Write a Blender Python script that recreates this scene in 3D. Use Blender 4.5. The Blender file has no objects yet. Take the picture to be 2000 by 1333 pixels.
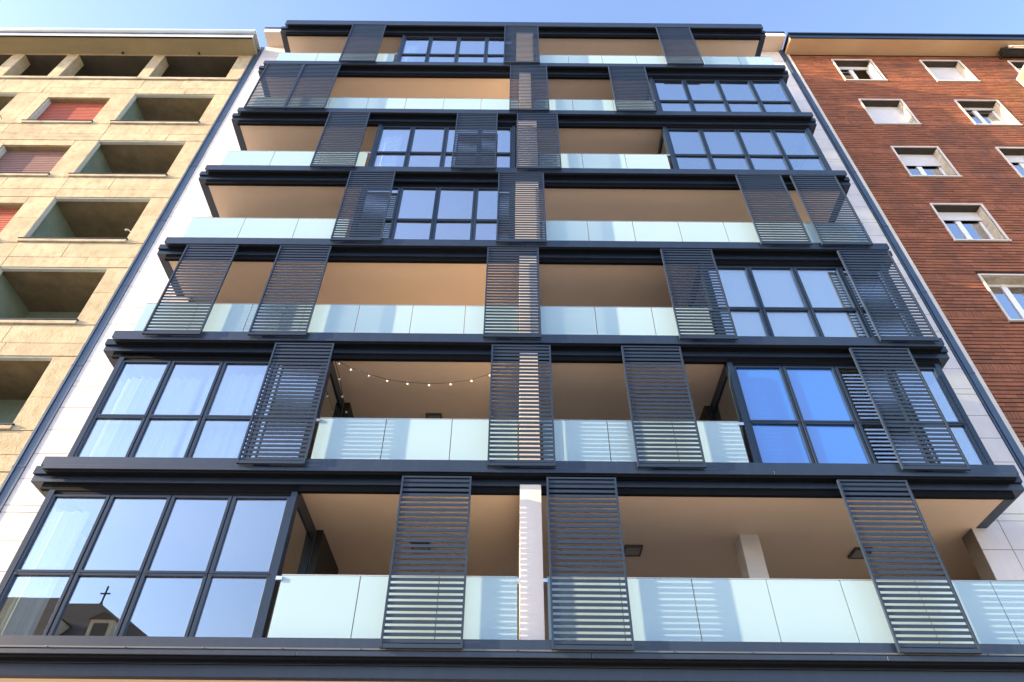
import bpy, math, random
from mathutils import Vector, Matrix
random.seed(7)
sc = bpy.context.scene
R = math.radians

# ------------------------------------------------------------------ camera
PITCH, ROLL, YAW = R(43.4046), R(0.52415), R(-0.0328)
cam = bpy.data.cameras.new('camera'); camo = bpy.data.objects.new('camera', cam)
sc.collection.objects.link(camo); sc.camera = camo
cam.sensor_width = 36.0; cam.sensor_fit = 'HORIZONTAL'; cam.lens = 1366.0 / 2000 * 36
cam.clip_start = 0.05; cam.clip_end = 3000
fw = Vector((math.sin(YAW) * math.cos(PITCH), math.cos(YAW) * math.cos(PITCH), math.sin(PITCH)))
r0 = Vector((math.cos(YAW), -math.sin(YAW), 0)); u0 = r0.cross(fw)
rr = r0 * math.cos(ROLL) + u0 * math.sin(ROLL); uu = -r0 * math.sin(ROLL) + u0 * math.cos(ROLL)
m = Matrix((rr, uu, -fw)).transposed().to_4x4(); m.translation = Vector((0, -10.342, 1.6))
camo.matrix_world = m

# ------------------------------------------------------------------ world, sun, exposure
SUN = Vector((-1.0, -0.187, 0.305)).normalized()          # towards the sun
w = bpy.data.worlds.new('World'); sc.world = w; w.use_nodes = True
nt = w.node_tree; nt.nodes.clear()
sky = nt.nodes.new('ShaderNodeTexSky'); sky.sky_type = 'NISHITA'; sky.sun_disc = False
sky.sun_elevation = math.asin(SUN.z); sky.sun_rotation = math.atan2(SUN.x, SUN.y)
sky.altitude = 100; sky.air_density = 1.0; sky.dust_density = 1.0; sky.ozone_density = 2.0
bg = nt.nodes.new('ShaderNodeBackground'); bg.inputs[1].default_value = 0.15
wo = nt.nodes.new('ShaderNodeOutputWorld')
wb = nt.nodes.new('ShaderNodeMix'); wb.data_type = 'RGBA'; wb.blend_type = 'MULTIPLY'; wb.inputs[0].default_value = 1.0
wb.inputs[7].default_value = (1.07, 0.97, 1.0, 1)         # camera white balance, uniform over the whole sky
nt.links.new(sky.outputs[0], wb.inputs[6]); nt.links.new(wb.outputs[2], bg.inputs[0]); nt.links.new(bg.outputs[0], wo.inputs[0])
sl = bpy.data.lights.new('sun', 'SUN'); sl.energy = 4.4; sl.angle = R(0.4); sl.color = (1.0, 0.75, 0.44)
so = bpy.data.objects.new('sun', sl); sc.collection.objects.link(so)
so.rotation_euler = SUN.to_track_quat('Z', 'Y').to_euler(); so.location = (-60, -11, 40)
sc.view_settings.view_transform = 'Standard'; sc.view_settings.look = 'None'
sc.view_settings.exposure = 2.12; sc.view_settings.gamma = 1.0
try: sc.view_settings.use_curve_mapping = False
except Exception: pass
sc.render.engine = 'CYCLES'
sc.cycles.use_denoising = True
sc.cycles.max_bounces = 10; sc.cycles.diffuse_bounces = 6; sc.cycles.glossy_bounces = 5
sc.cycles.transparent_max_bounces = 16; sc.cycles.caustics_reflective = False

# ------------------------------------------------------------------ materials
def lin(r, g, b):
    f = lambda c: (c / 255 / 12.92) if c / 255 <= 0.04045 else ((c / 255 + 0.055) / 1.055) ** 2.4
    return (f(r), f(g), f(b), 1)
MATS = {}
def mat(name, col, rough=0.6, metal=0.0, spec=0.5, var=0.0, scale=3.0, bump=0.0, bscale=40.0, stain=None, stain_amt=0.0,
        stain_scale=(1, 1, 1), tint=0.0, detail=6.0):
    """Principled surface: base colour with noise variation, optional stain colour, fine bump and per-piece tint."""
    mt = bpy.data.materials.new(name); mt.use_nodes = True
    n = mt.node_tree; b = n.nodes['Principled BSDF']
    b.inputs['Roughness'].default_value = rough; b.inputs['Metallic'].default_value = metal
    b.inputs['Specular IOR Level'].default_value = spec
    rgb = n.nodes.new('ShaderNodeRGB'); rgb.outputs[0].default_value = (*col[:3], 1)
    cur = rgb.outputs[0]
    geo = n.nodes.new('ShaderNodeNewGeometry')
    def mixrgb(bt, fac, a, bb):
        x = n.nodes.new('ShaderNodeMix'); x.data_type = 'RGBA'; x.blend_type = bt
        if isinstance(fac, float): x.inputs[0].default_value = fac
        else: n.links.new(fac, x.inputs[0])
        n.links.new(a, x.inputs[6])
        if isinstance(bb, tuple): x.inputs[7].default_value = bb
        else: n.links.new(bb, x.inputs[7])
        return x.outputs[2]
    def noise(s, d=detail, vec=None, rgh=0.6):
        t = n.nodes.new('ShaderNodeTexNoise'); t.inputs['Scale'].default_value = s; t.inputs['Detail'].default_value = d
        t.inputs['Roughness'].default_value = rgh
        n.links.new(vec if vec else geo.outputs['Position'], t.inputs['Vector']); return t
    def ramp(src, lo, hi, a, bb):
        x = n.nodes.new('ShaderNodeMapRange'); n.links.new(src, x.inputs[0])
        for i, v in zip((1, 2, 3, 4), (lo, hi, a, bb)): x.inputs[i].default_value = v
        return x.outputs[0]
    if var > 0:
        t = noise(scale)
        v = ramp(t.outputs[0], 0.3, 0.7, 1 - var, 1 + var)
        c = n.nodes.new('ShaderNodeCombineColor')
        for i in range(3): n.links.new(v, c.inputs[i])
        cur = mixrgb('MULTIPLY', 1.0, cur, c.outputs[0])
    if tint > 0:
        at = n.nodes.new('ShaderNodeAttribute'); at.attribute_name = 'tint'
        v = ramp(at.outputs['Fac'], 0, 1, 1 - tint, 1 + tint)
        c = n.nodes.new('ShaderNodeCombineColor')
        for i in range(3): n.links.new(v, c.inputs[i])
        cur = mixrgb('MULTIPLY', 1.0, cur, c.outputs[0])
    if stain is not None:
        mp = n.nodes.new('ShaderNodeMapping'); n.links.new(geo.outputs['Position'], mp.inputs[0])
        mp.inputs['Scale'].default_value = stain_scale
        t = noise(1.0, 8.0, mp.outputs[0], 0.7)
        f = ramp(t.outputs[0], 0.48, 0.75, 0.0, stain_amt)
        cur = mixrgb('MIX', f, cur, (*stain[:3], 1))
    n.links.new(cur, b.inputs['Base Color'])
    if bump > 0:
        t = noise(bscale, 8.0)
        bp = n.nodes.new('ShaderNodeBump'); bp.inputs['Strength'].default_value = bump; bp.inputs['Distance'].default_value = 0.02
        n.links.new(t.outputs[0], bp.inputs['Height']); n.links.new(bp.outputs[0], b.inputs['Normal'])
    MATS[name] = mt
    return mt
def glass_mat(name, refl, tint, film=None, film_amt=0.0, rough=0.0, gtint=(0.92, 0.96, 1.0)):
    """Coated window glass: mirror part grows with Fresnel, the rest lets you look in; optional blue film behind."""
    mt = bpy.data.materials.new(name); mt.use_nodes = True
    n = mt.node_tree; n.nodes.clear()
    out = n.nodes.new('ShaderNodeOutputMaterial')
    g = n.nodes.new('ShaderNodeBsdfGlossy'); g.inputs['Roughness'].default_value = rough; g.inputs['Color'].default_value = (*gtint, 1)
    t = n.nodes.new('ShaderNodeBsdfTransparent'); t.inputs['Color'].default_value = (*tint, 1)
    back = t.outputs[0]
    geo = n.nodes.new('ShaderNodeNewGeometry')
    nz = n.nodes.new('ShaderNodeTexNoise'); nz.inputs['Scale'].default_value = 0.9
    n.links.new(geo.outputs['Position'], nz.inputs['Vector'])
    bp = n.nodes.new('ShaderNodeBump'); nz.inputs['Detail'].default_value = 0.5; bp.inputs['Strength'].default_value = 0.012; bp.inputs['Distance'].default_value = 0.05
    n.links.new(nz.outputs[0], bp.inputs['Height']); n.links.new(bp.outputs[0], g.inputs['Normal'])
    if film:
        d = n.nodes.new('ShaderNodeBsdfDiffuse'); d.inputs['Color'].default_value = (*film, 1)
        x = n.nodes.new('ShaderNodeMixShader'); x.inputs[0].default_value = film_amt
        n.links.new(t.outputs[0], x.inputs[1]); n.links.new(d.outputs[0], x.inputs[2]); back = x.outputs[0]
    fr = n.nodes.new('ShaderNodeLayerWeight'); fr.inputs['Blend'].default_value = 0.5
    mr = n.nodes.new('ShaderNodeMapRange'); n.links.new(fr.outputs['Facing'], mr.inputs[0])
    for i, v in zip((1, 2, 3, 4), (0.0, 1.0, refl, 1.0)): mr.inputs[i].default_value = v
    mx = n.nodes.new('ShaderNodeMixShader'); n.links.new(mr.outputs[0], mx.inputs[0])
    n.links.new(back, mx.inputs[1]); n.links.new(g.outputs[0], mx.inputs[2]); n.links.new(mx.outputs[0], out.inputs[0])
    MATS[name] = mt
    return mt
def frosted_mat(name, col, trans):
    mt = bpy.data.materials.new(name); mt.use_nodes = True
    n = mt.node_tree; n.nodes.clear()
    out = n.nodes.new('ShaderNodeOutputMaterial')
    geo = n.nodes.new('ShaderNodeNewGeometry')
    nz = n.nodes.new('ShaderNodeTexNoise'); nz.inputs['Scale'].default_value = 0.8; nz.inputs['Detail'].default_value = 4
    n.links.new(geo.outputs['Position'], nz.inputs['Vector'])
    cr = n.nodes.new('ShaderNodeValToRGB'); n.links.new(nz.outputs[0], cr.inputs[0])
    cr.color_ramp.elements[0].position = 0.3; cr.color_ramp.elements[1].position = 0.75
    cr.color_ramp.elements[0].color = (col[0] * .95, col[1] * .97, col[2] * .98, 1); cr.color_ramp.elements[1].color = (*col, 1)
    d = n.nodes.new('ShaderNodeBsdfDiffuse'); n.links.new(cr.outputs[0], d.inputs['Color'])
    t = n.nodes.new('ShaderNodeBsdfTranslucent'); n.links.new(cr.outputs[0], t.inputs['Color'])
    x = n.nodes.new('ShaderNodeMixShader'); x.inputs[0].default_value = trans
    n.links.new(d.outputs[0], x.inputs[1]); n.links.new(t.outputs[0], x.inputs[2])
    g = n.nodes.new('ShaderNodeBsdfGlossy'); g.inputs['Roughness'].default_value = 0.08
    fr = n.nodes.new('ShaderNodeFresnel'); fr.inputs['IOR'].default_value = 1.5
    y = n.nodes.new('ShaderNodeMixShader'); n.links.new(fr.outputs[0], y.inputs[0])
    n.links.new(x.outputs[0], y.inputs[1]); n.links.new(g.outputs[0], y.inputs[2]); n.links.new(y.outputs[0], out.inputs[0])
    MATS[name] = mt
    return mt

ANTH = (0.009, 0.019, 0.041)
mat('anthracite', ANTH, 0.38, 0.0, 0.6, var=0.10, scale=1.3, stain=(0.022, 0.036, 0.062), stain_amt=0.5, stain_scale=(6, 6, 0.6))
mat('anthracite_frame', (0.009, 0.020, 0.041), 0.32, 0.0, 0.45, var=0.06, scale=2.0)
mat('anthracite_slat', (0.014, 0.025, 0.047), 0.4, 0.0, 0.45, var=0.05, scale=4.0)
mat('dark_trim_and_shade', (0.004, 0.005, 0.007), 0.7, 0.0, 0.1)  # near-black for dark trim, also paints the shade at balcony heads
mat('soffit', (0.78, 0.63, 0.495), 0.9, 0, 0.2, var=0.03, scale=0.7, bump=0.05, bscale=90)
mat('plaster_white', (0.60, 0.575, 0.56), 0.85, 0, 0.25, var=0.03, scale=3, bump=0.15, bscale=70)
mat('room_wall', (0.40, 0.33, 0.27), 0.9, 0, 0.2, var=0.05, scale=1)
mat('floor_tile', (0.62, 0.54, 0.46), 0.7, 0, 0.3, var=0.05)
mat('wall_tile', (0.61, 0.58, 0.58), 0.6, 0, 0.35, var=0.05, scale=2.2, bump=0.03, bscale=60, stain=(0.46, 0.43, 0.41), stain_amt=0.35, stain_scale=(5, 5, 0.5))
mat('joint', (0.16, 0.15, 0.14), 0.9, 0, 0.2)
mat('ledge_metal', (0.10, 0.11, 0.12), 0.4, 0.2, 0.5, var=0.1)
mat('steel', (0.62, 0.64, 0.66), 0.3, 0.9, 0.5)
mat('rail_cap', (0.42, 0.43, 0.43), 0.45, 0.5, 0.5)
mat('flashing', (0.055, 0.085, 0.13), 0.4, 0.3, 0.5, var=0.15, scale=2, stain=(0.12, 0.15, 0.2), stain_amt=0.3, stain_scale=(10, 10, 0.5))
frosted_mat('frosted_glass', (0.545, 0.765, 0.855), 0.40)
glass_mat('window_glass', 0.08, (0.88, 0.92, 0.92))
glass_mat('window_glass_film', 0.05, (0.3, 0.5, 0.85), film=(0.003, 0.11, 0.47), film_amt=0.9)
glass_mat('side_glass', 0.10, (0.75, 0.80, 0.72))
glass_mat('far_glass', 0.2, (0.3, 0.33, 0.36))
mat('curtain', (0.80, 0.80, 0.82), 0.95, 0, 0.1, var=0.03, scale=8)
mat('blind_white', (0.84, 0.86, 0.87), 0.7, 0, 0.3)
mat('blind_olive', (0.36, 0.34, 0.2), 0.7, 0, 0.3)
mat('lamp_frame', (0.06, 0.057, 0.055), 0.5)
mat('black_plastic', (0.012, 0.012, 0.013), 0.5)
mat('bulb', (0.85, 0.82, 0.76), 0.25, 0, 0.5)
mat('fixture', (0.28, 0.26, 0.24), 0.5)
mat('roof_fascia', (0.84, 0.82, 0.79), 0.7)
mat('travertine', (0.45, 0.38, 0.26), 0.9, 0, 0.2, var=0.17, scale=1.3, bump=0.7, bscale=18, stain=(0.26, 0.205, 0.125), stain_amt=0.75, stain_scale=(5.5, 5.5, 3.4), tint=0.07)
mat('travertine_sill', (0.42, 0.37, 0.28), 0.9, 0, 0.2, var=0.15, scale=2, bump=0.3, bscale=30, stain=(0.10, 0.09, 0.07), stain_amt=0.8, stain_scale=(2, 2, 6))
mat('backing', (0.27, 0.22, 0.15), 0.95, 0, 0.1, var=0.1)
mat('jamb_plaster', (0.50, 0.53, 0.50), 0.9, 0, 0.2, var=0.08, scale=3, stain=(0.25, 0.25, 0.22), stain_amt=0.5, stain_scale=(3, 3, 3))
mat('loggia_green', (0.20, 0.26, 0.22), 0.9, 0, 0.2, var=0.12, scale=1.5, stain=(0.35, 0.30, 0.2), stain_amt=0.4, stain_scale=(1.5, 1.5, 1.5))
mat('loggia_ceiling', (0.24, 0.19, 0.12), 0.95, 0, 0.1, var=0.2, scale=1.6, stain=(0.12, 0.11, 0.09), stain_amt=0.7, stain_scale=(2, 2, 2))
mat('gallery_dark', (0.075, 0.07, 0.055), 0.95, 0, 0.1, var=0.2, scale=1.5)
mat('roller_red', (0.33, 0.085, 0.05), 0.6, 0, 0.3, var=0.08, scale=3)
mat('roller_mauve', (0.20, 0.115, 0.10), 0.6, 0, 0.3, var=0.08, scale=3)
mat('roller_brown', (0.12, 0.06, 0.055), 0.6, 0, 0.3, var=0.08, scale=3)
mat('roller_white', (0.70, 0.70, 0.72), 0.55, 0, 0.35, var=0.03, scale=3)
mat('eave_soffit', (0.33, 0.28, 0.17), 0.9, 0, 0.2, var=0.06, scale=0.7, stain=(0.24, 0.20, 0.13), stain_amt=0.4, stain_scale=(0.6, 2, 1))
mat('zinc', (0.60, 0.66, 0.72), 0.5, 0.1, 0.5, var=0.08, scale=1)
mat('brick_eave', (0.60, 0.41, 0.24), 0.9, 0, 0.2, var=0.05, scale=0.6, stain=(0.45, 0.30, 0.18), stain_amt=0.5, stain_scale=(0.7, 2, 1))
mat('clinker', (0.25, 0.088, 0.042), 0.75, 0, 0.3, var=0.16, scale=1.2, bump=0.2, bscale=60, stain=(0.07, 0.045, 0.04), stain_amt=0.75, stain_scale=(0.9, 0.9, 0.45), tint=0.19)
mat('mortar', (0.05, 0.024, 0.017), 0.95, 0, 0.1, var=0.1)
mat('surround', (0.60, 0.55, 0.49), 0.8, 0, 0.3, var=0.07, scale=3)
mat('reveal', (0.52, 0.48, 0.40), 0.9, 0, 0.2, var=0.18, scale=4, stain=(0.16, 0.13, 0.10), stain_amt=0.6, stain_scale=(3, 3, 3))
mat('reveal_shade', (0.055, 0.043, 0.035), 0.9, 0, 0.2, var=0.15, scale=5)  # darkened reveal colour, imitates the shade under window heads
mat('white_frame', (0.80, 0.80, 0.82), 0.4, 0, 0.5)
mat('dark_room', (0.05, 0.048, 0.045), 0.9)
mat('green_slat', (0.30, 0.42, 0.17), 0.6, 0, 0.3, var=0.06)
mat('awning_cloth', (0.75, 0.71, 0.62), 0.8)
mat('asphalt', (0.075, 0.075, 0.078), 0.9, 0, 0.2, var=0.2, scale=2, bump=0.3, bscale=80)
mat('paving', (0.50, 0.45, 0.38), 0.85, 0, 0.25, var=0.1, scale=1.5, bump=0.1)
mat('kerb', (0.42, 0.41, 0.39), 0.85, 0, 0.2, var=0.1)
mat('church_wall', (0.36, 0.28, 0.19), 0.9, 0, 0.2, var=0.12, scale=0.8, bump=0.2)
mat('church_roof', (0.060, 0.050, 0.042), 0.8, 0, 0.25, var=0.25, scale=1.2, bump=0.3, bscale=14)
mat('church_stone', (0.55, 0.47, 0.34), 0.9, 0, 0.2, var=0.08)
mat('iron', (0.03, 0.03, 0.032), 0.5, 0.4)

# ------------------------------------------------------------------ mesh helpers
COL = sc.collection
WORLD = {}
class MB:
    def __init__(s): s.v = []; s.f = []; s.t = []
    def poly(s, pts, t=0.5):
        i = len(s.v); s.v += [tuple(p) for p in pts]; s.f.append(tuple(range(i, i + len(pts)))); s.t.append(t)
    def hexa(s, p, t=0.5):
        """eight corners: bottom ring 0-3 (ccw from above), top ring 4-7"""
        i = len(s.v); s.v += [tuple(q) for q in p]
        for f in ((3, 2, 1, 0), (4, 5, 6, 7), (0, 1, 5, 4), (1, 2, 6, 5), (2, 3, 7, 6), (3, 0, 4, 7)):
            s.f.append(tuple(i + a for a in f)); s.t.append(t)
        return s
    def box(s, x0, x1, y0, y1, z0, z1, t=0.5):
        s.hexa([(x0, y0, z0), (x1, y0, z0), (x1, y1, z0), (x0, y1, z0), (x0, y0, z1), (x1, y0, z1), (x1, y1, z1), (x0, y1, z1)], t)
        return s
    def tube(s, pts, r, n=6):
        pts = [Vector(p) for p in pts]; rings = []
        for i, p in enumerate(pts):
            d = (pts[min(i + 1, len(pts) - 1)] - pts[max(i - 1, 0)]).normalized()
            a = d.cross(Vector((0, 0, 1)))
            if a.length < 1e-3: a = d.cross(Vector((1, 0, 0)))
            a.normalize(); b = d.cross(a)
            base = len(s.v)
            for k in range(n):
                q = p + (a * math.cos(2 * math.pi * k / n) + b * math.sin(2 * math.pi * k / n)) * r
                s.v.append(tuple(q))
            rings.append(base)
        for i in range(len(rings) - 1):
            for k in range(n):
                k2 = (k + 1) % n
                s.f.append((rings[i] + k, rings[i] + k2, rings[i + 1] + k2, rings[i + 1] + k)); s.t.append(0.5)
        s.f.append(tuple(rings[0] + k for k in range(n - 1, -1, -1))); s.t.append(0.5)
        s.f.append(tuple(rings[-1] + k for k in range(n))); s.t.append(0.5)
        return s
    def lathe(s, c, prof, n=10):
        base = len(s.v)
        for r, z in prof:
            for k in range(n):
                a = 2 * math.pi * k / n
                s.v.append((c[0] + r * math.cos(a), c[1] + r * math.sin(a), c[2] + z))
        for i in range(len(prof) - 1):
            for k in range(n):
                k2 = (k + 1) % n
                s.f.append((base + i * n + k, base + i * n + k2, base + (i + 1) * n + k2, base + (i + 1) * n + k)); s.t.append(0.5)
        s.f.append(tuple(base + k for k in range(n - 1, -1, -1))); s.t.append(0.5)
        s.f.append(tuple(base + (len(prof) - 1) * n + k for k in range(n))); s.t.append(0.5)
        return s
    def mesh(s, name, material, c, bevel=0.0):
        me = bpy.data.meshes.new(name)
        me.from_pydata([(x - c[0], y - c[1], z - c[2]) for x, y, z in s.v], [], s.f)
        a = me.attributes.new('tint', 'FLOAT', 'FACE'); a.data.foreach_set('value', s.t)
        me.materials.append(MATS[material]); me.update()
        return me
def origin(mb):
    xs, ys, zs = zip(*mb.v)
    return ((min(xs) + max(xs)) / 2, (min(ys) + max(ys)) / 2, min(zs))
def link(o, c, parent):
    COL.objects.link(o)
    pw = WORLD[parent.name] if parent else (0, 0, 0)
    o.parent = parent; o.location = (c[0] - pw[0], c[1] - pw[1], c[2] - pw[2]); WORLD[o.name] = c
    return o
def obj(name, mb, material, parent=None, label=None, smooth=False, bevel=0.0, kind=None):
    c = origin(mb)
    o = bpy.data.objects.new(name, mb.mesh(name, material, c))
    if smooth:
        for p in o.data.polygons: p.use_smooth = True
    if bevel > 0:
        b = o.modifiers.new('edge', 'BEVEL'); b.width = bevel; b.segments = 1; b.limit_method = 'ANGLE'
    if label: o['label'] = label
    if kind: o['kind'] = kind
    return link(o, c, parent)
def B(*a): return MB().box(*a)
def inst(name, me, c, parent): return link(bpy.data.objects.new(name, me), c, parent)
def thing(name, loc, label, cat, group=None):
    o = bpy.data.objects.new(name, None); o.empty_display_size = 0.3
    o['label'] = label; o['category'] = cat
    if group: o['group'] = group
    return link(o, loc, None)
def tag(o, label, cat, group=None):
    o['label'] = label; o['category'] = cat
    if group: o['group'] = group
    return o

# ================================================================== SETTING
WY = 1.6                        # plane of the main walls; the shutters slide in the plane y = 0
obj('ground', B(-400, 400, -400, 400, -0.5, -0.02), 'paving', kind='structure')
obj('road', B(-300, 300, -13.5, -7.0, -0.3, -0.016), 'asphalt', kind='structure')
g = MB().box(-300, 300, -6.85, 30, -0.4, 0.12)
obj('pavement', g, 'paving', kind='structure')
obj('kerb', B(-300, 300, -7.0, -6.85, -0.4, 0.125), 'kerb', kind='structure')

# ================================================================== APARTMENT BUILDING
H = 3.1; Z1 = 5.286
zb = lambda k: Z1 + H * (k - 1)
SHT = {1: [-1.868, 0.608, 5.595], 2: [-4.786, -0.417, 2.204, 6.814], 3: [-7.576, -5.411, -0.597, 3.427, 7.536],
       4: [-4.299, -0.402, 5.832, 7.265], 5: [-5.415, -1.674, 0.08], 6: [-8.006, -6.807, -0.148, 3.024], 7: [-5.743, -0.369, 4.986]}
GLZ = {1: [(-8.0, -3.70)], 2: [(-8.0, -3.70), (4.38, 8.70)], 3: [(4.38, 8.70)], 4: [(-4.0, 0.04)],
       5: [(-4.0, 0.04), (4.38, 8.70)], 6: [(4.38, 8.74)], 7: [(-4.0, 0.04)]}
PIER = {1: (.155, .52), 2: (.155, .52), 3: (.15, .55), 4: (.05, .65), 5: (.08, .66), 6: (.15, .52), 7: (.05, .64)}
LA = [-8.03, -6.69, -5.36, -4.08]; LB = [-8.03, -6.88, -5.70, -4.52, -3.35, -2.18, -1.03, .12]
RAIL = {1: [[-3.62, -2.37, -1.12, .12], [.58, 1.73, 2.87, 4.05, 5.22, 6.41, 7.61, 8.74]],
        2: [[-3.62, -2.36, -1.12, .12], [.58, 1.80, 3.03, 4.29]], 3: [LB, [.60, 1.80, 3.04, 4.29]],
        4: [LA, [.71, 1.84, 2.97, 4.11, 5.24, 6.41, 7.60, 8.74]], 5: [LA, [.71, 1.90, 3.10, 4.29]],
        6: [LB, [.58, 1.80, 3.05, 4.29]], 7: [LA, [.71, 1.82, 2.96, 4.12, 5.24, 6.40, 7.60, 8.74]]}
apt = thing('apartment_building', (0.35, 3, 0), 'modern apartment building with dark louvre shutters and frosted glass balconies, between two older blocks', 'building')
XL, XR = -8.385, 8.965

# body: party walls, back wall, lower wall, roof
b = MB()
b.box(-9.70, -8.02, WY + .012, 2.0, 4.95, 28.5); b.box(8.68, 10.24, WY + .012, 2.0, 4.95, 28.5)
b.box(-9.70, 10.24, WY, 2.0, 0.12, 4.95)
obj('wall', b, 'joint', apt)
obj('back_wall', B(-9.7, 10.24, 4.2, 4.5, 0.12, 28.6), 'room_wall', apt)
b = MB(); b.box(-9.70, -9.5, 2.0, 4.2, 4.95, 28.5); b.box(10.04, 10.24, 2.0, 4.2, 4.95, 28.5)
obj('party_wall', b, 'room_wall', apt)
rf = obj('roof_eave', B(-9.60, 10.34, 1.05, 4.6, 28.5, 28.62), 'soffit', apt)
obj('eave_fascia', B(-9.60, 10.34, 1.0, 1.05, 28.5, 28.74), 'roof_fascia', rf)
obj('eave_cap', B(-9.62, 10.36, 0.97, 4.6, 28.74, 28.82), 'anthracite', rf)
# facing tiles of the two wall strips
rows = []
for k in range(1, 9):
    z0 = zb(k)
    rows.append((z0 - .08, z0 + .07))
    for i in range(5): rows.append((z0 + .07 + .59 * i, z0 + .07 + .59 * (i + 1)))
for (z0, z1) in rows:
    z0 = max(z0, 4.96); z1 = min(z1, 28.49)
    if z1 - z0 < .05: continue
    for x0, x1 in ((-9.70, -8.53), (-8.53, -8.02), (8.68, 9.25), (9.25, 10.24)):
        d = random.uniform(-.0015, .0015)
        obj('wall_tile', B(x0 + .006, x1 - .006, WY + d, WY + .012, z0 + .006, z1 - .006), 'wall_tile', apt)
# folded metal strips that close the gap to the neighbours
for x0, x1, zt in ((-9.955, -9.70, 28.45), (10.245, 10.46, 28.6)):
    s = MB(); s.box(x0, x1, WY - .02, WY + .1, 0.12, zt); s.box(x0 + .05, x0 + .075, WY - .045, WY - .02, 0.12, zt)
    fl = obj('corner_flashing', s, 'flashing', apt)
    for k in range(1, 10): obj('seam', B(x0 - .004, x1 + .004, WY - .03, WY - .02, 2.7 * k + 1.2, 2.7 * k + 1.225), 'flashing', fl)

def chunks(x0, x1, n, off=0.0):
    e = [x0] + [x0 + (x1 - x0) * (i + off) / n for i in range(1, n)] + [x1]
    return list(zip(e[:-1], e[1:]))
# ---- balconies
for k in range(1, 9):
    z = zb(k)
    bal = obj('balcony', B(XL, XR, .20, WY + .01, z - .106, z + .05), 'anthracite_frame', apt)
    top = .164 if k < 8 else .30
    for i, (a, c) in enumerate(chunks(-8.225, 8.875, 6, 0.17 * (k % 3 - 1))):
        obj('fascia_panel', B(a + .0007, c - .0007, .075, .198, z - .012, z + top), 'anthracite', bal)
    obj('upstand', B(-8.2, 8.86, .199, .206, z + .05, z + top - .01), 'anthracite_frame', bal)
    for i, (a, c) in enumerate(chunks(-8.16, 8.82, 4, 0.2 * (k % 2))):
        obj('drip_rail', B(a + .0007, c - .0007, .052, .198, z - .095, z - .016), 'anthracite', bal, bevel=.006)
    obj('shutter_track', B(-8.1, 8.78, .085, .196, z - .135, z - .098), 'dark_trim_and_shade', bal)
    if k == 1:
        obj('edge_beam', B(XL, XR, .25, .40, z - .155, z - .108), 'anthracite', bal, bevel=.004)
        obj('lower_fascia', B(XL, XR, .25, .40, z - .33, z - .165), 'anthracite', bal, bevel=.004)
        obj('ledge_strip', B(-8.2, 8.85, .040, .074, z - .012, z + .012), 'ledge_metal', bal)
        for i in range(15): obj('screw', MB().lathe((-7.8 + 1.13 * i, .038, z - .004), [(.012, 0), (.012, .008)], 8), 'black_plastic', bal)
        obj('soffit', B(XL + .2, XR - .2, .40, 2.0, z - .30, z - .20), 'soffit', bal)
    else:
        e = MB(); e.box(XL, XR, .25, .42, z - .24, z - .112)
        obj('edge_beam', e, 'anthracite', bal, bevel=.004)
        obj('head_track', B(XL + .2, XR - .2, .30, .38, z - .355, z - .242), 'dark_trim_and_shade', bal)  # black colour stands in for the shade behind the edge beam
        obj('side_beam', B(XL, XL + .2, .42, WY - .003, z - .24, z - .108), 'anthracite_frame', bal)
        obj('side_beam', B(XR - .2, XR, .42, WY - .003, z - .24, z - .108), 'anthracite_frame', bal)
        obj('soffit', MB().box(XL + .2, XR - .2, .42, 2.0, z - .232, z - .108).box(-9.5, 10.04, 2.0, 4.2, z - .232, z - .02), 'soffit', bal)
    if k < 8:
        obj('paving', B(-8.3, 8.88, .34, 1.998, z + .052, z + .058), 'floor_tile', bal)
        obj('balcony_floor', B(-9.5, 10.04, 2.0, 4.2, z - .018, z + .055) if k > 1 else B(-9.5, 10.04, 2.0, 4.2, z - .25, z + .055), 'floor_tile', bal)

# ---- louvre shutters (the first 300 slats, the nearest ones, are pieces of their own)
SW, SH = 1.1906, 2.871
fm = MB()
fm.box(0, .032, -.025, .025, 0, SH); fm.box(SW - .032, SW, -.025, .025, 0, SH)
fm.box(.032, SW - .032, -.022, .022, 0, .058); fm.box(.032, SW - .032, -.022, .022, SH - .032, SH)
FM = fm.mesh('louvre_shutter', 'anthracite_slat', (0, 0, 0))
SM = B(.032, SW - .032, -.006, .006, 0, .051).mesh('slat', 'anthracite_slat', (0, 0, 0))
NS = 30; PT = (SH - .058 - .032) / NS
js = MB()
for i in range(NS): js.box(.032, SW - .032, -.006, .006, .058 + PT * i + .020, .058 + PT * i + .071)
JM = js.mesh('slats', 'anthracite_slat', (0, 0, 0))
count = 0
for k in range(1, 8):
    for x in SHT[k]:
        o = inst('louvre_shutter', FM, (x, 0, zb(k)), apt)
        if count < 300:
            for i in range(NS):
                inst('slat', SM, (x, random.uniform(-.002, .002), zb(k) + .058 + PT * i + .020), o); count += 1
        else:
            j = inst('slats', JM, (x, 0, zb(k)), o); j['kind'] = 'stuff'

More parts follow.
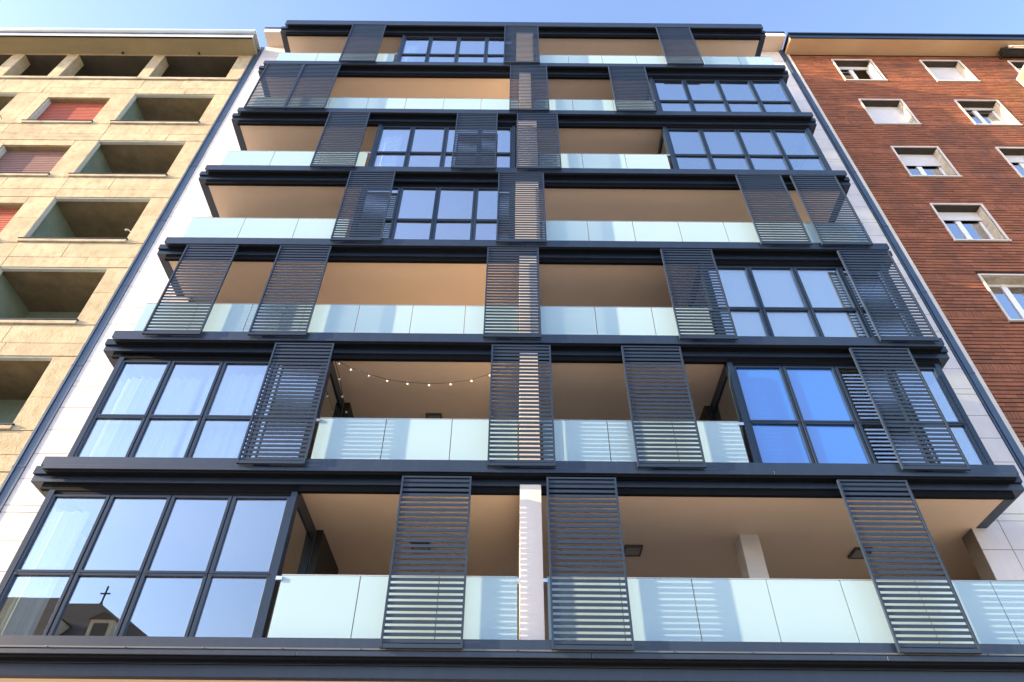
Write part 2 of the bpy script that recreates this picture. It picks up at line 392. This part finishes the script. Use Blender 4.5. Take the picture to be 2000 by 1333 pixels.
# ---- frosted glass railings
for k in range(1, 8):
    z = zb(k)
    for edges in RAIL[k]:
        r = obj('glass_railing', B(edges[0], edges[-1], .27, .33, z + .05, z + .20), 'anthracite', apt)
        for a, c in zip(edges[:-1], edges[1:]):
            obj('glass_panel', B(a + .007, c - .007, .29, .31, z + .20, z + 1.212), 'frosted_glass', r)
        obj('rail_cap', B(edges[0], edges[-1], .285, .315, z + 1.213, z + 1.228), 'rail_cap', r)
        for xe, sgn in ((edges[0], -1), (edges[-1], 1)):
            if -7.9 < xe < 8.6:
                obj('clamp', B(min(xe, xe + sgn * .06) - .02, max(xe, xe + sgn * .06) + .02, .265, .335, z + 1.13, z + 1.19), 'steel', r)
            else:
                obj('side_glass_panel', B(xe - .01, xe + .01, .34, WY - .02, z + .06, z + 1.21), 'frosted_glass', r)

# ---- concrete piers in front of the party wall
for k in range(1, 8):
    a, c = PIER[k]; z = zb(k)
    p = obj('pier', B(a, c, .207, 2.6, z + .055, z + H - .243), 'plaster_white', apt)

# ---- glazed enclosures
def enclosure(k, x0, x1, film=False):
    z = zb(k); zt = z + 2.72; n = 4; y0, y1 = .285, .36
    f = MB()
    f.box(x0, x0 + .10, y0, y1 + .12, z + .05, zt); f.box(x1 - .10, x1, y0, y1 + .12, z + .05, zt)
    f.box(x0 + .10, x1 - .10, y0 + .004, y1, z + .05, z + .17)
    for xs in (x0 + .02, x1 - .08):   # rear posts and side heads
        f.box(xs, xs + .06, WY + .2, WY + .28, z + .05, zt + .14)
        f.box(xs, xs + .06, y1 + .122, WY + .2, zt - .12, zt + .14)
        f.box(xs, xs + .06, y1 + .122, WY + .2, z + .05, z + .13)
    e = obj('glazed_enclosure', f, 'anthracite_frame', apt)
    obj('head', B(x0 + .10, x1 - .10, y0 + .03, y1, z + 2.64, zt), 'dark_trim_and_shade', e)  # frame head coloured black to imitate its shade
    obj('head_filler', B(x0, x1, .30, .44, zt, z + H - .245), 'dark_trim_and_shade', e)
    w = (x1 - x0 - .2 + .12) / n
    cols = []
    for i in range(n):
        a = x0 + .10 - .06 + w * i; c = a + w
        if i > 0:
            mm = MB(); mm.box(a - .012, a + .012, y0 + .03, y1 + .01, z + .17, z + 2.64)
            obj('mullion', mm, 'anthracite_frame', e)
        sa = x0 + .102 if i == 0 else a + .014
        sb = x1 - .102 if i == n - 1 else c - .014
        s = MB(); st = .052
        yy = (y0 + .010, y1 - .005)
        for q0, q1 in ((z + .172, z + 1.228), (z + 1.234, z + 2.638)):
            s.box(sa, sa + st, *yy, q0, q1); s.box(sb - st, sb, *yy, q0, q1)
            s.box(sa + st, sb - st, *yy, q0, q0 + .042); s.box(sa + st, sb - st, *yy, q1 - .042, q1)
        sash = obj('sash', s, 'anthracite_frame', e, bevel=.003)
        for q0, q1 in ((z + .214, z + 1.186), (z + 1.276, z + 2.596)):
            fl = film and i < 2
            tl = random.uniform(-.0035, .0035); tv = random.uniform(-.0025, .0025)
            p = MB(); ym = .335
            A = (sa + st - .004, ym - tl - tv); C_ = (sb - st + .004, ym + tl - tv)
            A2 = (A[0], ym - tl + tv); C2 = (C_[0], ym + tl + tv); th = .008
            p.hexa([(A[0], A[1], q0), (C_[0], C_[1], q0), (C_[0], C_[1] + th, q0), (A[0], A[1] + th, q0),
                    (A2[0], A2[1], q1), (C2[0], C2[1], q1), (C2[0], C2[1] + th, q1), (A2[0], A2[1] + th, q1)])
            obj('pane', p, 'window_glass_film' if fl else 'window_glass', e, label='window pane still covered with vivid blue protective film' if fl else None)
        for xq in (sa + .05, sb - .05): obj('latch', B(xq - .022, xq + .022, y0 + .002, y0 + .0095, z + 1.205, z + 1.222), 'black_plastic', e)
        cols.append((sa, sb))
    for xs in (x0 + .045, x1 - .055):
        obj('side_pane', B(xs, xs + .01, y1 + .124, WY + .198, z + .132, zt - .122), 'side_glass', e)
    d = MB()
    if x0 < -5 or x0 > 0:
        xi = x1 - .02 if x0 < 0 else x0 + .02
        s = 1 if x0 < 0 else -1
        d.box(min(xi, xi + s * .13), max(xi, xi + s * .13), WY + .30, 3.6, z + .056, z + H - .234)
        obj('jamb_panel', d, 'black_plastic', e)
    return e
for k in GLZ:
    for x0, x1 in GLZ[k]:
        enclosure(k, x0, x1, film=(k == 2 and x0 > 0))
# pillar inside the lowest loggia and the return of the party wall
obj('pillar', B(4.39, 4.75, 1.93, 2.35, zb(1) + .056, zb(2) - .234), 'plaster_white', apt)

# ---- inside the glazing: curtains and blinds
def curtain(name, x0, x1, y, z0, z1, amp, waves, label, material='curtain'):
    mb = MB(); n = waves * 8; pts = []
    for i in range(n + 1):
        x = x0 + (x1 - x0) * i / n
        pts.append((x, y + amp * math.sin(2 * math.pi * i / 8) + amp * .4 * math.sin(i * 1.13)))
    for i in range(n):
        (xa, ya), (xb, yb) = pts[i], pts[i + 1]
        mb.hexa([(xa, ya, z0), (xb, yb, z0), (xb, yb + .006, z0), (xa, ya + .006, z0), (xa, ya, z1), (xb, yb, z1), (xb, yb + .006, z1), (xa, ya + .006, z1)])
    o = obj(name, mb, material, smooth=False)
    return tag(o, label, 'curtain', 'curtains behind the glazing')
curtain('curtain', -7.85, -6.3, .62, zb(2) + .06, zb(2) + 2.45, .05, 9, 'bunched white curtain at the left end of the glazed balcony one storey above the bottom')
curtain('curtain', -6.2, -3.85, .60, zb(2) + .06, zb(2) + 2.55, .035, 13, 'drawn white curtain behind the second to fourth panes of the upper left glazed balcony')
curtain('curtain', -7.86, -7.3, .55, zb(1) + .06, zb(1) + 2.45, .03, 3, 'narrow white curtain at the left edge of the lowest glazed balcony')
curtain('curtain', -3.85, -3.3, .55, zb(5) + .06, zb(5) + 2.5, .03, 3, 'white curtain at the left of the middle glazing, third storey from the top')
curtain('curtain', -3.85, -3.45, .55, zb(7) + .06, zb(7) + 2.5, .03, 2, 'white curtain at the left of the top storey glazing')
def blind(x0, x1, y, z0, z1, material, label, n):
    t = thing('venetian_blind', ((x0 + x1) / 2, y, z0), label, 'blind', 'blinds behind the glazing')
    s = MB(); p = (z1 - z0 - .05) / n
    for i in range(n):
        zc = z0 + .02 + p * i
        s.hexa([(x0, y + .006, zc), (x1, y + .006, zc), (x1, y + .010, zc), (x0, y + .010, zc),
                (x0, y - .010, zc + p * .98), (x1, y - .010, zc + p * .98), (x1, y - .006, zc + p * .98), (x0, y - .006, zc + p * .98)])
    o = obj('blind_slats', s, material, t, kind='stuff')
    obj('head_rail', B(x0, x1, y - .02, y + .02, z1 - .04, z1), material, t)
    obj('bottom_rail', B(x0, x1, y - .014, y + .014, z0, z0 + .016), material, t)
    for x in (x0 + .15, (x0 + x1) / 2, x1 - .15): obj('ladder_cord', B(x - .003, x + .003, y - .016, y - .013, z0 + .016, z1 - .04), material, t)
W3 = (8.70 - 4.38 - .08) / 4
for i, lab in enumerate(('white blind in the leftmost bay of the glazed balcony, third storey from the bottom', 'white blind in the second bay of the glazed balcony, third storey from the bottom',
                         'white blind in the third bay of the glazed balcony, third storey from the bottom')):
    blind(4.42 + W3 * i + .12, 4.42 + W3 * (i + 1) - .07,   .42, zb(3) + (.20 if i != 1 else .45), zb(3) + 2.60, 'blind_white', lab, 44)
blind(-3.93, -3.02, .42, zb(4) + .20, zb(4) + 2.6, 'blind_olive', 'olive blind at the left end of the middle glazing, fourth storey from the bottom', 40)

# ---- ceiling lights
for x, y, k, lab in ((2.42, 2.58, 2, 'square grey ceiling light right of the middle louvre shutter on the lowest balcony'),
                     (6.95, 2.60, 2, 'square grey ceiling light behind the right louvre shutter of the lowest balcony'),
                     (-1.77, 2.52, 2, 'square grey ceiling light behind the left louvre shutter of the lowest balcony'),
                     (-1.76, 2.45, 3, 'square grey ceiling light above the glass railing under the string lights')):
    zc = zb(k) - .234
    t = thing('ceiling_light', (x, y, zc - .05), lab, 'ceiling light', 'square ceiling lights of the balconies')
    f = MB(); f.box(x - .18, x + .18, y - .2, y - .17, zc - .05, zc); f.box(x - .18, x + .18, y + .17, y + .2, zc - .05, zc)
    f.box(x - .18, x - .15, y - .17, y + .17, zc - .05, zc); f.box(x + .15, x + .18, y - .17, y + .17, zc - .05, zc)
    obj('frame', f, 'lamp_frame', t); obj('diffuser', B(x - .15, x + .15, y - .17, y + .17, zc - .038, zc - .002), 'fixture', t)

# ---- string lights on the second balcony
t = thing('string_lights', (-1.7, .38, 10.5), 'string of small white globe bulbs on a sagging black cable under the balcony ceiling', 'string lights')
main = [(-3.62, .36, 11.10), (-3.54, .35, 11.09), (-3.25, .35, 10.92), (-2.87, .35, 10.76), (-2.48, .35, 10.63), (-2.07, .35, 10.56), (-1.64, .35, 10.53), (-1.21, .35, 10.56), (-.8, .35, 10.65), (-.44, .35, 10.80), (-.11, .35, 10.97), (.14, .33, 11.14)]
side = [(-3.62, .36, 11.10), (-3.56, .69, 10.96), (-3.59, 1.24, 10.94), (-3.60, 1.8, 10.96), (-3.6, 2.3, 11.1)]
def smooth_path(p):
    o = []
    for i in range(len(p) - 1):
        a, c = Vector(p[i]), Vector(p[i + 1]); a0 = Vector(p[max(i - 1, 0)]); c0 = Vector(p[min(i + 2, len(p) - 1)])
        for s in range(5):
            u = s / 5; o.append(.5 * ((2 * a) + (c - a0) * u + (2 * a0 - 5 * a + 4 * c - c0) * u * u + (3 * a - a0 - 3 * c + c0) * u ** 3))
    return o + [Vector(p[-1])]
cab = MB().tube(smooth_path(main), .005); cab.tube(smooth_path(side), .005)
obj('cable', cab, 'black_plastic', t)
for p in main[2:10] + side[1:4] + [(-3.52, .34, 11.07)]:
    bo = obj('bulb', MB().lathe((p[0], p[1], p[2] - .075), [(.004, 0), (.017, .006), (.025, .022), (.021, .038), (.012, .048)], 10), 'bulb', t, smooth=True)
    obj('socket', MB().lathe((p[0], p[1], p[2] - .03), [(.013, 0), (.014, .02), (.008, .034)], 8), 'black_plastic', bo)

# ================================================================== LEFT STONE BLOCK
lb = thing('stone_apartment_block', (-16.5, 3, 0), 'weathered beige stone apartment block with deep loggias and red roller shutters, at the left', 'building')
LX0, LX1 = -26.0, -9.958
obj('wall', MB().box(LX0, LX1, 3.3, 3.6, 0.12, 28.0).box(LX0, LX1, WY + .04, 3.3, 0.12, 7.27), 'backing', lb)
cols = [(-13.3, -10.5), (-20.2, -17.39), (-26.0, -24.2)]
wins = [(-16.23, -14.04), (-23.2, -21.1)]
def panel(x0, x1, z0, z1, g=.005, y=None, parent=None):
    d = random.uniform(-.003, .003)
    obj('stone_panel', MB().box(x0 + g, x1 - g, (y or WY) + d, WY + .13, z0 + g, z1 - g, random.random()), 'travertine', parent or lb, bevel=.004)
VJ = [-26.0, -23.2, -21.6, -20.0, -18.35, -16.63, -15.15, -13.32, -11.93, LX1]
for j in range(0, 6):
    o = -3.1 * j
    # spandrel under the openings
    for a, c in zip(VJ[:-1], VJ[1:]): panel(a, c, 22.0 + o, 22.6 + o)
    for a, c in ((-26, -22.5), (-22.5, -19.3), (-19.3, -16.63), (-16.63, -13.32), (-13.32, -11.2 - .6 * (j % 2)), (-11.2 - .6 * (j % 2), LX1)): panel(a, c, 21.60 + o, 22.0 + o, .004)
    # piers between the openings
    for a, c in ((-24.2, -23.2), (-21.1, -20.2), (-17.39, -16.63), (-14.04, -13.3), (-10.5, LX1)):
        sp = 22.75 + o + random.uniform(.7, 1.2)
        panel(a, c, 22.75 + o, sp, .002); panel(a, c, sp, 24.68 + o, .002)
    panel(-16.63, -16.23, 22.75 + o, 24.68 + o, .003)
    for a, c in wins: panel(a, c, 24.38 + o, 24.68 + o, .003)
    # sills
    for a, c in cols + wins:
        sil = obj('sill', B(a - .06, c + .06, WY - .05, WY + .30, 22.61 + o, 22.72 + o), 'travertine_sill', lb, bevel=.01)
        obj('sill_flashing', B(a - .08, c + .08, WY - .065, WY + .28, 22.722 + o, 22.744 + o), 'iron', sil)
    for a, c in ((-24.14, -23.26), (-21.04, -20.26), (-17.33, -16.29), (-13.98, -13.36), (-10.44, LX1)):
        obj('sill_course', B(a, c, WY - .012, WY + .13, 22.605 + o, 22.745 + o), 'travertine', lb)
    # loggias: jambs, room, ceiling, door at the back
    for ci, (a, c) in enumerate(cols[:2]):
        zf, zt = 22.745 + o, 24.68 + o
        r = MB(); r.box(a - .11, a - .10, WY + .132, 3.3, zf - .5, zt + .2); r.box(c + .10, c + .11, WY + .132, 3.3, zf - .5, zt + .2); r.box(a - .1, c + .1, 3.27, 3.299, zf - .5, zt + .2)
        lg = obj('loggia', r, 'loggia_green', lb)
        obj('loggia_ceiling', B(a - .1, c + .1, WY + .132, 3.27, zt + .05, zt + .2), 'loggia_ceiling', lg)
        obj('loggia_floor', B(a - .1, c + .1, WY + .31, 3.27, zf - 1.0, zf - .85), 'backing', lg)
        obj('jamb', B(a - .004, a + .012, WY + .02, WY + .14, zf + .002, zt - .01), 'jamb_plaster', lg)
        obj('jamb', B(c - .012, c + .004, WY + .02, WY + .14, zf + .002, zt - .01), 'jamb_plaster', lg)
        obj('lintel', B(a + .013, c - .013, WY + .03, WY + .135, zt - .02, zt + .05), 'jamb_plaster', lg)
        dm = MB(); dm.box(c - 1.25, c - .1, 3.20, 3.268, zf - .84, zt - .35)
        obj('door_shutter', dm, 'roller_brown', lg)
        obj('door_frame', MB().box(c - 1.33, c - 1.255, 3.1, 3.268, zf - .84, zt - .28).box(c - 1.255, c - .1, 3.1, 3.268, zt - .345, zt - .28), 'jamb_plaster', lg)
    # windows with roller shutters
    for wi, (a, c) in enumerate(wins):
        zf, zt = 22.745 + o, 24.38 + o
        rv = MB(); rv.box(a + .001, a + .04, WY + .05, WY + .5, zf, zt - .001); rv.box(c - .04, c - .001, WY + .05, WY + .5, zf, zt - .001)
        wd = obj('window', rv, 'jamb_plaster', lb)
        obj('window_soffit', B(a + .04, c - .04, WY + .05, WY + .5, zt - .03, zt - .001), 'loggia_ceiling', wd)
        mname = ('roller_red', 'roller_mauve', 'roller_red', 'roller_brown', 'roller_red', 'roller_brown')[j] if wi == 0 else 'roller_red'
        low = zf + (.55 if j == 2 else 0.0)
        s = MB(); n = int((zt - .03 - low) / .10)
        p = (zt - .03 - low) / n
        for i in range(n):
            z0 = low + p * i; y = WY + .20
            s.hexa([(a + .041, y, z0 + .004), (c - .041, y, z0 + .004), (c - .041, y + .02, z0), (a + .041, y + .02, z0),
                    (a + .041, y + .006, z0 + p * .9), (c - .041, y + .006, z0 + p * .9), (c - .041, y + .02, z0 + p), (a + .041, y + .02, z0 + p)])
        sl_ = obj('roller_shutter', s, mname, wd)
        if j == 2:
            obj('pane', B(a + .06, c - .06, WY + .40, WY + .41, zf + .05, zt - .05), 'far_glass', wd)
            obj('window_frame', MB().box(a + .041, a + .1, WY + .385, WY + .43, zf, zt - .04).box(c - .1, c - .041, WY + .385, WY + .43, zf, zt - .04).box((a + c) / 2 - .05, (a + c) / 2 + .05, WY + .38, WY + .43, zf, zt - .04), 'white_frame', wd)
# top row: open gallery under the eave, with piers
tops = [(-16.57, -13.72), (-13.30, -10.50), (-18.62, -17.0), (-22.4, -19.08)]
for a, c in ((-26.0, -22.4), (-19.08, -18.62), (-17.0, -16.57), (-13.72, -13.30), (-10.50, LX1)):
    obj('gallery_pier', MB().box(a, c, WY - .002, WY + .42, 25.86, 27.70, random.random()), 'travertine', lb, bevel=.012)
for a, c in zip(VJ[:-1], VJ[1:]): panel(a, c, 25.08, 25.70)
for a, c in ((-26, -22), (-22, -19.3), (-19.3, -16.63), (-16.63, -13.32), (-13.32, -11.6), (-11.6, LX1)): panel(a, c, 24.69, 25.08, .004)
for a, c in ((-26, -22.4), (-22.4, -19.2), (-19.2, -16.7), (-16.7, -13.5), (-13.5, LX1)):
    obj('gallery_sill', B(a + .004, c - .004, WY - .05, WY + .45, 25.71, 25.858), 'travertine_sill', lb, bevel=.01)
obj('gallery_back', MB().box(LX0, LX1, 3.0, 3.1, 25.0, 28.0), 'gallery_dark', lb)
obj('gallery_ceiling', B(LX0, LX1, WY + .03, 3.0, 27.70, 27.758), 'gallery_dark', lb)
obj('gallery_lintel', B(LX0, LX1, WY, WY + .03, 27.70, 27.758), 'travertine', lb)
ev = obj('eave', B(LX0, -9.84, .96, 3.6, 27.76, 27.95), 'eave_soffit', lb)
obj('eave_fascia', B(LX0, -9.84, .93, .96, 27.775, 28.02), 'zinc', ev)
obj('gutter', MB().tube([(LX0, .88, 28.12), (-9.82, .88, 28.12)], .07, 10), 'zinc', ev, smooth=True)
obj('roof_edge', B(LX0, -9.80, .84, 3.6, 28.2, 28.27), 'zinc', ev)
obj('drip_edge', B(LX0, -9.84, .915, .955, 27.72, 27.774), 'dark_trim_and_shade', ev)
for x in (-14.9, -12.0): obj('hook', B(x - .03, x + .03, 1.5, 1.56, 27.70, 27.76), 'black_plastic', ev)

# odds and ends on the stone block
t = thing('drying_rack', (-17.2, 1.2, 22.8), 'thin wire clothes-drying rack fixed outside a window of the stone block', 'drying rack')
fr = MB(); P = [(-19.2, WY - .05, 22.78), (-19.2, .95, 22.86), (-17.0, .95, 22.86), (-17.0, WY - .05, 22.78)]
for a, c in zip(P[:-1], P[1:]): fr.tube([a, c], .012)
obj('rack_frame', fr, 'iron', t)
for i in range(4): obj('wire', MB().tube([(-19.2, 1.05 + .11 * i, 22.85 - .012 * i), (-17.0, 1.05 + .11 * i, 22.85 - .012 * i)], .004, 4), 'iron', t)
t = thing('folding_chair', (-12.9, 2.1, 22.77), 'pale folding chair leaning in the corner of a loggia below the top gallery', 'chair')
ch = MB()
for dx in (0, .36): ch.tube([(-13.1 + dx, 2.0, 22.0), (-12.95 + dx, 2.25, 23.55)], .014); 
for dx in (0, .36): ch.tube([(-12.85 + dx, 2.0, 22.0), (-13.05 + dx, 2.2, 23.1)], .014)
obj('frame', ch, 'white_frame', t)
sm = MB(); sm.hexa([(-13.08, 1.98, 22.72), (-12.7, 1.98, 22.72), (-12.7, 2.0, 22.72), (-13.08, 2.0, 22.72), (-13.0, 2.1, 23.12), (-12.62, 2.1, 23.12), (-12.62, 2.12, 23.12), (-13.0, 2.12, 23.12)])
obj('seat', sm, 'white_frame', t)
t = thing('wall_lamp', (-10.75, 2.0, 17.1), 'pale lamp on an angled arm reaching out in a loggia of the stone block', 'lamp')
obj('arm', MB().tube([(-10.42, 2.3, 16.95), (-10.62, 2.1, 17.25), (-10.98, 2.0, 17.52)], .018), 'surround', t)
obj('head', MB().lathe((-11.0, 2.0, 17.46), [(.02, 0), (.04, .012), (.03, .05), (.012, .07)], 10), 'surround', t, smooth=True)
obj('bracket', B(-10.44, -10.40, 2.25, 2.35, 16.85, 17.05), 'surround', t)

# ================================================================== RIGHT BRICK BLOCK
bb = thing('brick_apartment_block', (16, 3, 0), 'red clinker brick apartment block with small recessed windows, at the right', 'building')
BX0, BX1 = 10.50, 24.0
WIN = []
WX = [(12.12, 13.54), (15.48, 16.91), (18.84, 20.26), (22.2, 23.6)]
for j in range(8):
    for i, (a, c) in enumerate(WX):
        WIN.append((a, c, 26.14 - 3.1 * j, 27.78 - 3.1 * j, j, i))
WIN = [q for q in WIN if q[2] > 4]
def free(x0, x1, z0, z1):
    """pieces of [x0,x1] not covered by a window opening at this height"""
    seg = [(x0, x1)]
    for a, c, d, e, j, i in WIN:
        if z1 > d - .05 and z0 < e + .05:
            ns = []
            for s, t_ in seg:
                if t_ <= a - .06 or s >= c + .06: ns.append((s, t_))
                else:
                    if s < a - .06: ns.append((s, a - .06))
                    if t_ > c + .06: ns.append((c + .06, t_))
            seg = ns
    return seg
wl = MB()   # backing wall around the openings
zlev = sorted(set([0.12, 28.25] + [q[2] for q in WIN] + [q[3] for q in WIN]))
for z0, z1 in zip(zlev[:-1], zlev[1:]):
    seg = [(BX0, BX1)]
    for a, c, d, e, j, i in WIN:
        if d < (z0 + z1) / 2 < e:
            ns = []
            for s, t_ in seg:
                if t_ <= a or s >= c: ns.append((s, t_))
                else: ns += [(s, a), (c, t_)]
            seg = ns
    for s, t_ in seg: wl.box(s, t_, WY + .014, WY + .35, z0, z1)
wall = obj('wall', wl, 'mortar', bb)
obj('rear_wall', B(BX0, BX1, 3.2, 3.4, .12, 28.25), 'dark_room', bb)
br = MB(); CP = .118
z = 4.5; row = 0
while z < 28.20:
    frac = (z - 15.18) % 3.1
    # soldier courses at head and sill level: 15.18-15.38 and 13.79-14.00
    sold = None
    for base in (15.18, 13.80):
        if abs(((z - base + 1.55) % 3.1) - 1.55) < CP * .5: sold = .20
    h = sold or CP
    if z + h > 28.23: break
    for s, t_ in free(BX0 + .07, BX1, z, z + h):
        x = s - (random.uniform(0, .4) if not sold else 0)
        while x < t_ - .01:
            L = .0785 if sold else random.choice((.24, .26, .25, .5))
            x0, x1 = max(x, s), min(x + L, t_)
            if x1 - x0 > .02:
                y = WY + random.uniform(-.004, .003)
                if not sold: br.box(x0 + .0025, x1 - .0025, y, WY + .016, z + .027, z + h - .003, random.random())
                else: br.box(x0 + .004, x1 - .004, y, WY + .016, z + .006, z + h - .006, min(1, random.random() * .6 + .4))
            x += L
    z += h
o = obj('brick_courses', br, 'clinker', bb, kind='stuff')
obj('corner_trim', B(10.462, 10.565, WY - .015, WY + .05, .12, 28.22), 'surround', bb)
STATE = {(0, 0): 1.41, (0, 1): 0.0, (0, 2): 1.0, (1, 0): 0.0, (1, 1): 1.48, (2, 0): .97, (2, 1): 1.22, (3, 0): 1.23, (4, 0): 1.6}   # height of the shutter's lower edge above the sill
for a, c, d, e, j, i in WIN:
    if i > 2: continue
    sr = MB()
    sr.box(a - .055, a, WY - .022, WY + .03, d, e); sr.box(c, c + .055, WY - .022, WY + .03, d, e)
    sr.box(a - .055, c + .055, WY - .022, WY + .03, e, e + .05); sr.box(a - .07, c + .07, WY - .045, WY + .03, d - .05, d)
    wd = obj('window', sr, 'surround', bb)
    rv = MB(); rv.box(a, a + .02, WY + .031, WY + .36, d + .02, e - .02); rv.box(c - .02, c, WY + .031, WY + .36, d + .02, e - .02)
    rv.box(a, c, WY + .031, WY + .36, d, d + .02)
    obj('reveal', rv, 'reveal', wd)
    obj('reveal_soffit', B(a, c, WY + .031, WY + .36, e - .02, e), 'reveal_shade' if (j, i) != (4, 0) else 'reveal', wd)  # shade of the deep head painted into the soffit colour
    op = STATE.get((j, i), random.choice((.5, .9, 1.3)))
    lo = d + max(.02, op)
    s = MB(); n = max(2, int((e - .02 - lo) / .055)); p = (e - .02 - lo) / n
    for q in range(n):
        z0 = lo + p * q; y = WY + .24
        s.hexa([(a + .021, y, z0 + .004), (c - .021, y, z0 + .004), (c - .021, y + .018, z0), (a + .021, y + .018, z0),
                (a + .021, y + .004, z0 + p * .9), (c - .021, y + .004, z0 + p * .9), (c - .021, y + .018, z0 + p), (a + .021, y + .018, z0 + p)])
    if op < 1.55: obj('roller_shutter', s, 'roller_white', wd)
    if op > 0:
        f = MB(); y0, y1 = WY + .29, WY + .35; mid = (a + c) / 2
        f.box(a + .021, a + .09, y0, y1, d + .02, e - .02); f.box(c - .09, c - .021, y0, y1, d + .02, e - .02)
        f.box(mid - .075, mid + .075, y0 - .01, y1, d + .02, e - .02)
        f.box(a + .09, mid - .075, y0, y1, d + .02, d + .10); f.box(mid + .075, c - .09, y0, y1, d + .02, d + .10)
        f.box(a + .09, mid - .075, y0, y1, e - .1, e - .02); f.box(mid + .075, c - .09, y0, y1, e - .1, e - .02)
        fo = obj('window_frame', f, 'white_frame', wd)
        obj('pane', B(a + .088, mid - .073, y0 + .02, y0 + .028, d + .098, e - .098), 'far_glass', wd)
        if (j, i) != (0, 0): obj('pane', B(mid + .073, c - .088, y0 + .02, y0 + .028, d + .098, e - .098), 'far_glass', wd)
        else: obj('open_sash', MB().box(c - .12, c - .07, WY - .02, y0, d + .03, lo - .05), 'white_frame', wd)
ev = obj('eave', B(10.46, BX1, 1.0, 3.4, 28.25, 28.42), 'brick_eave', bb)
obj('eave_fascia', B(10.44, BX1, .95, 1.0, 28.26, 28.52), 'anthracite_frame', ev)
obj('roof_edge', B(10.42, BX1, .9, 3.4, 28.52, 28.60), 'anthracite_frame', ev)

# awning box and green slatted panel at the top right window
t = thing('awning', (19.6, 1.3, 28.0), 'rolled-up awning in its cassette under the eave of the brick block', 'awning')
obj('cassette', MB().box(18.55, 21.0, 1.25, 1.50, 28.02, 28.20), 'iron', t)
obj('cloth_roll', MB().tube([(18.7, 1.18, 28.10), (20.9, 1.18, 28.10)], .055, 10), 'awning_cloth', t, smooth=True)
obj('bracket', MB().box(18.58, 18.64, 1.1, 1.58, 27.95, 28.03), 'iron', t); obj('bracket', MB().box(20.9, 20.96, 1.1, 1.58, 27.95, 28.03), 'iron', t)
obj('front_bar', MB().box(18.75, 20.85, 1.08, 1.12, 27.98, 28.03), 'awning_cloth', t)
BXC, BZC = 18.349, 26.269           # top of the projecting balcony whose green slatted side just enters the picture
bc = obj('balcony', B(BXC, 23.0, .60, WY - .03, BZC - 1.25, BZC - 1.08), 'surround', bb)
fr = MB(); fr.box(BXC, BXC + .05, .60, 1.565, BZC - .05, BZC); fr.box(BXC, BXC + .05, .60, 1.565, BZC - 1.078, BZC - 1.03)
fr.box(BXC, BXC + .05, .60, .65, BZC - 1.03, BZC - .05); fr.box(BXC, BXC + .05, 1.515, 1.565, BZC - 1.03, BZC - .05)
obj('screen_frame', fr, 'awning_cloth', bc, label='cream frame of the green slatted balcony side')
for i in range(14):
    zz = BZC - 1.025 + .07 * i
    obj('slat', B(BXC + .01, BXC + .03, .651, 1.514, zz, zz + .055), 'green_slat', bc, label='pale green horizontal slat')
obj('parapet', B(BXC + .05, 23.0, .60, .66, BZC - 1.078, BZC), 'awning_cloth', bc)

# ================================================================== CHURCH ACROSS THE STREET (seen mirrored in the lowest panes)
chh = thing('church', (-23.5, -31, 0), 'church with dark hipped roof and cross, mirrored in the lowest left window panes', 'church')
obj('wall', B(-35.5, -18.6, -38, -26.2, -.02, 14.9), 'church_wall', chh)
rf = MB()
rf.hexa([(-36.2, -25.6, 14.9), (-18.0, -25.6, 14.9), (-18.0, -38.6, 14.9), (-36.2, -38.6, 14.9), (-32.5, -29.2, 18.6), (-23.6, -29.2, 18.6), (-23.6, -34.5, 18.6), (-32.5, -34.5, 18.6)])
ro = obj('roof', rf, 'church_roof', chh)
cr = MB(); cr.lathe((-23.7, -29.4, 18.4), [(.16, 0), (.12, .25), (.05, .4)], 8); cr.box(-23.74, -23.66, -29.44, -29.36, 18.7, 19.75); cr.box(-23.98, -23.42, -29.43, -29.37, 19.25, 19.33)
obj('cross', cr, 'iron', ro)
for x in (-24.0, -21.2):
    dd = obj('dormer', B(x - .6, x + .6, -27.6, -25.9, 15.0, 16.35), 'church_stone', chh)
    obj('dormer_roof', MB().hexa([(x - .7, -25.8, 16.35), (x + .7, -25.8, 16.35), (x + .7, -28.0, 16.35), (x - .7, -28.0, 16.35), (x - .1, -25.8, 16.7), (x + .1, -25.8, 16.7), (x + .1, -28.3, 16.8), (x - .1, -28.3, 16.8)]), 'church_roof', dd)
    obj('dormer_window', B(x - .38, x + .38, -25.89, -25.86, 15.3, 16.15), 'dark_room', dd)
for i in range(4): obj('window', B(-29.3 + 2.7 * i, -28.1 + 2.7 * i, -26.19, -26.12, 5.0, 10.5), 'far_glass', chh)
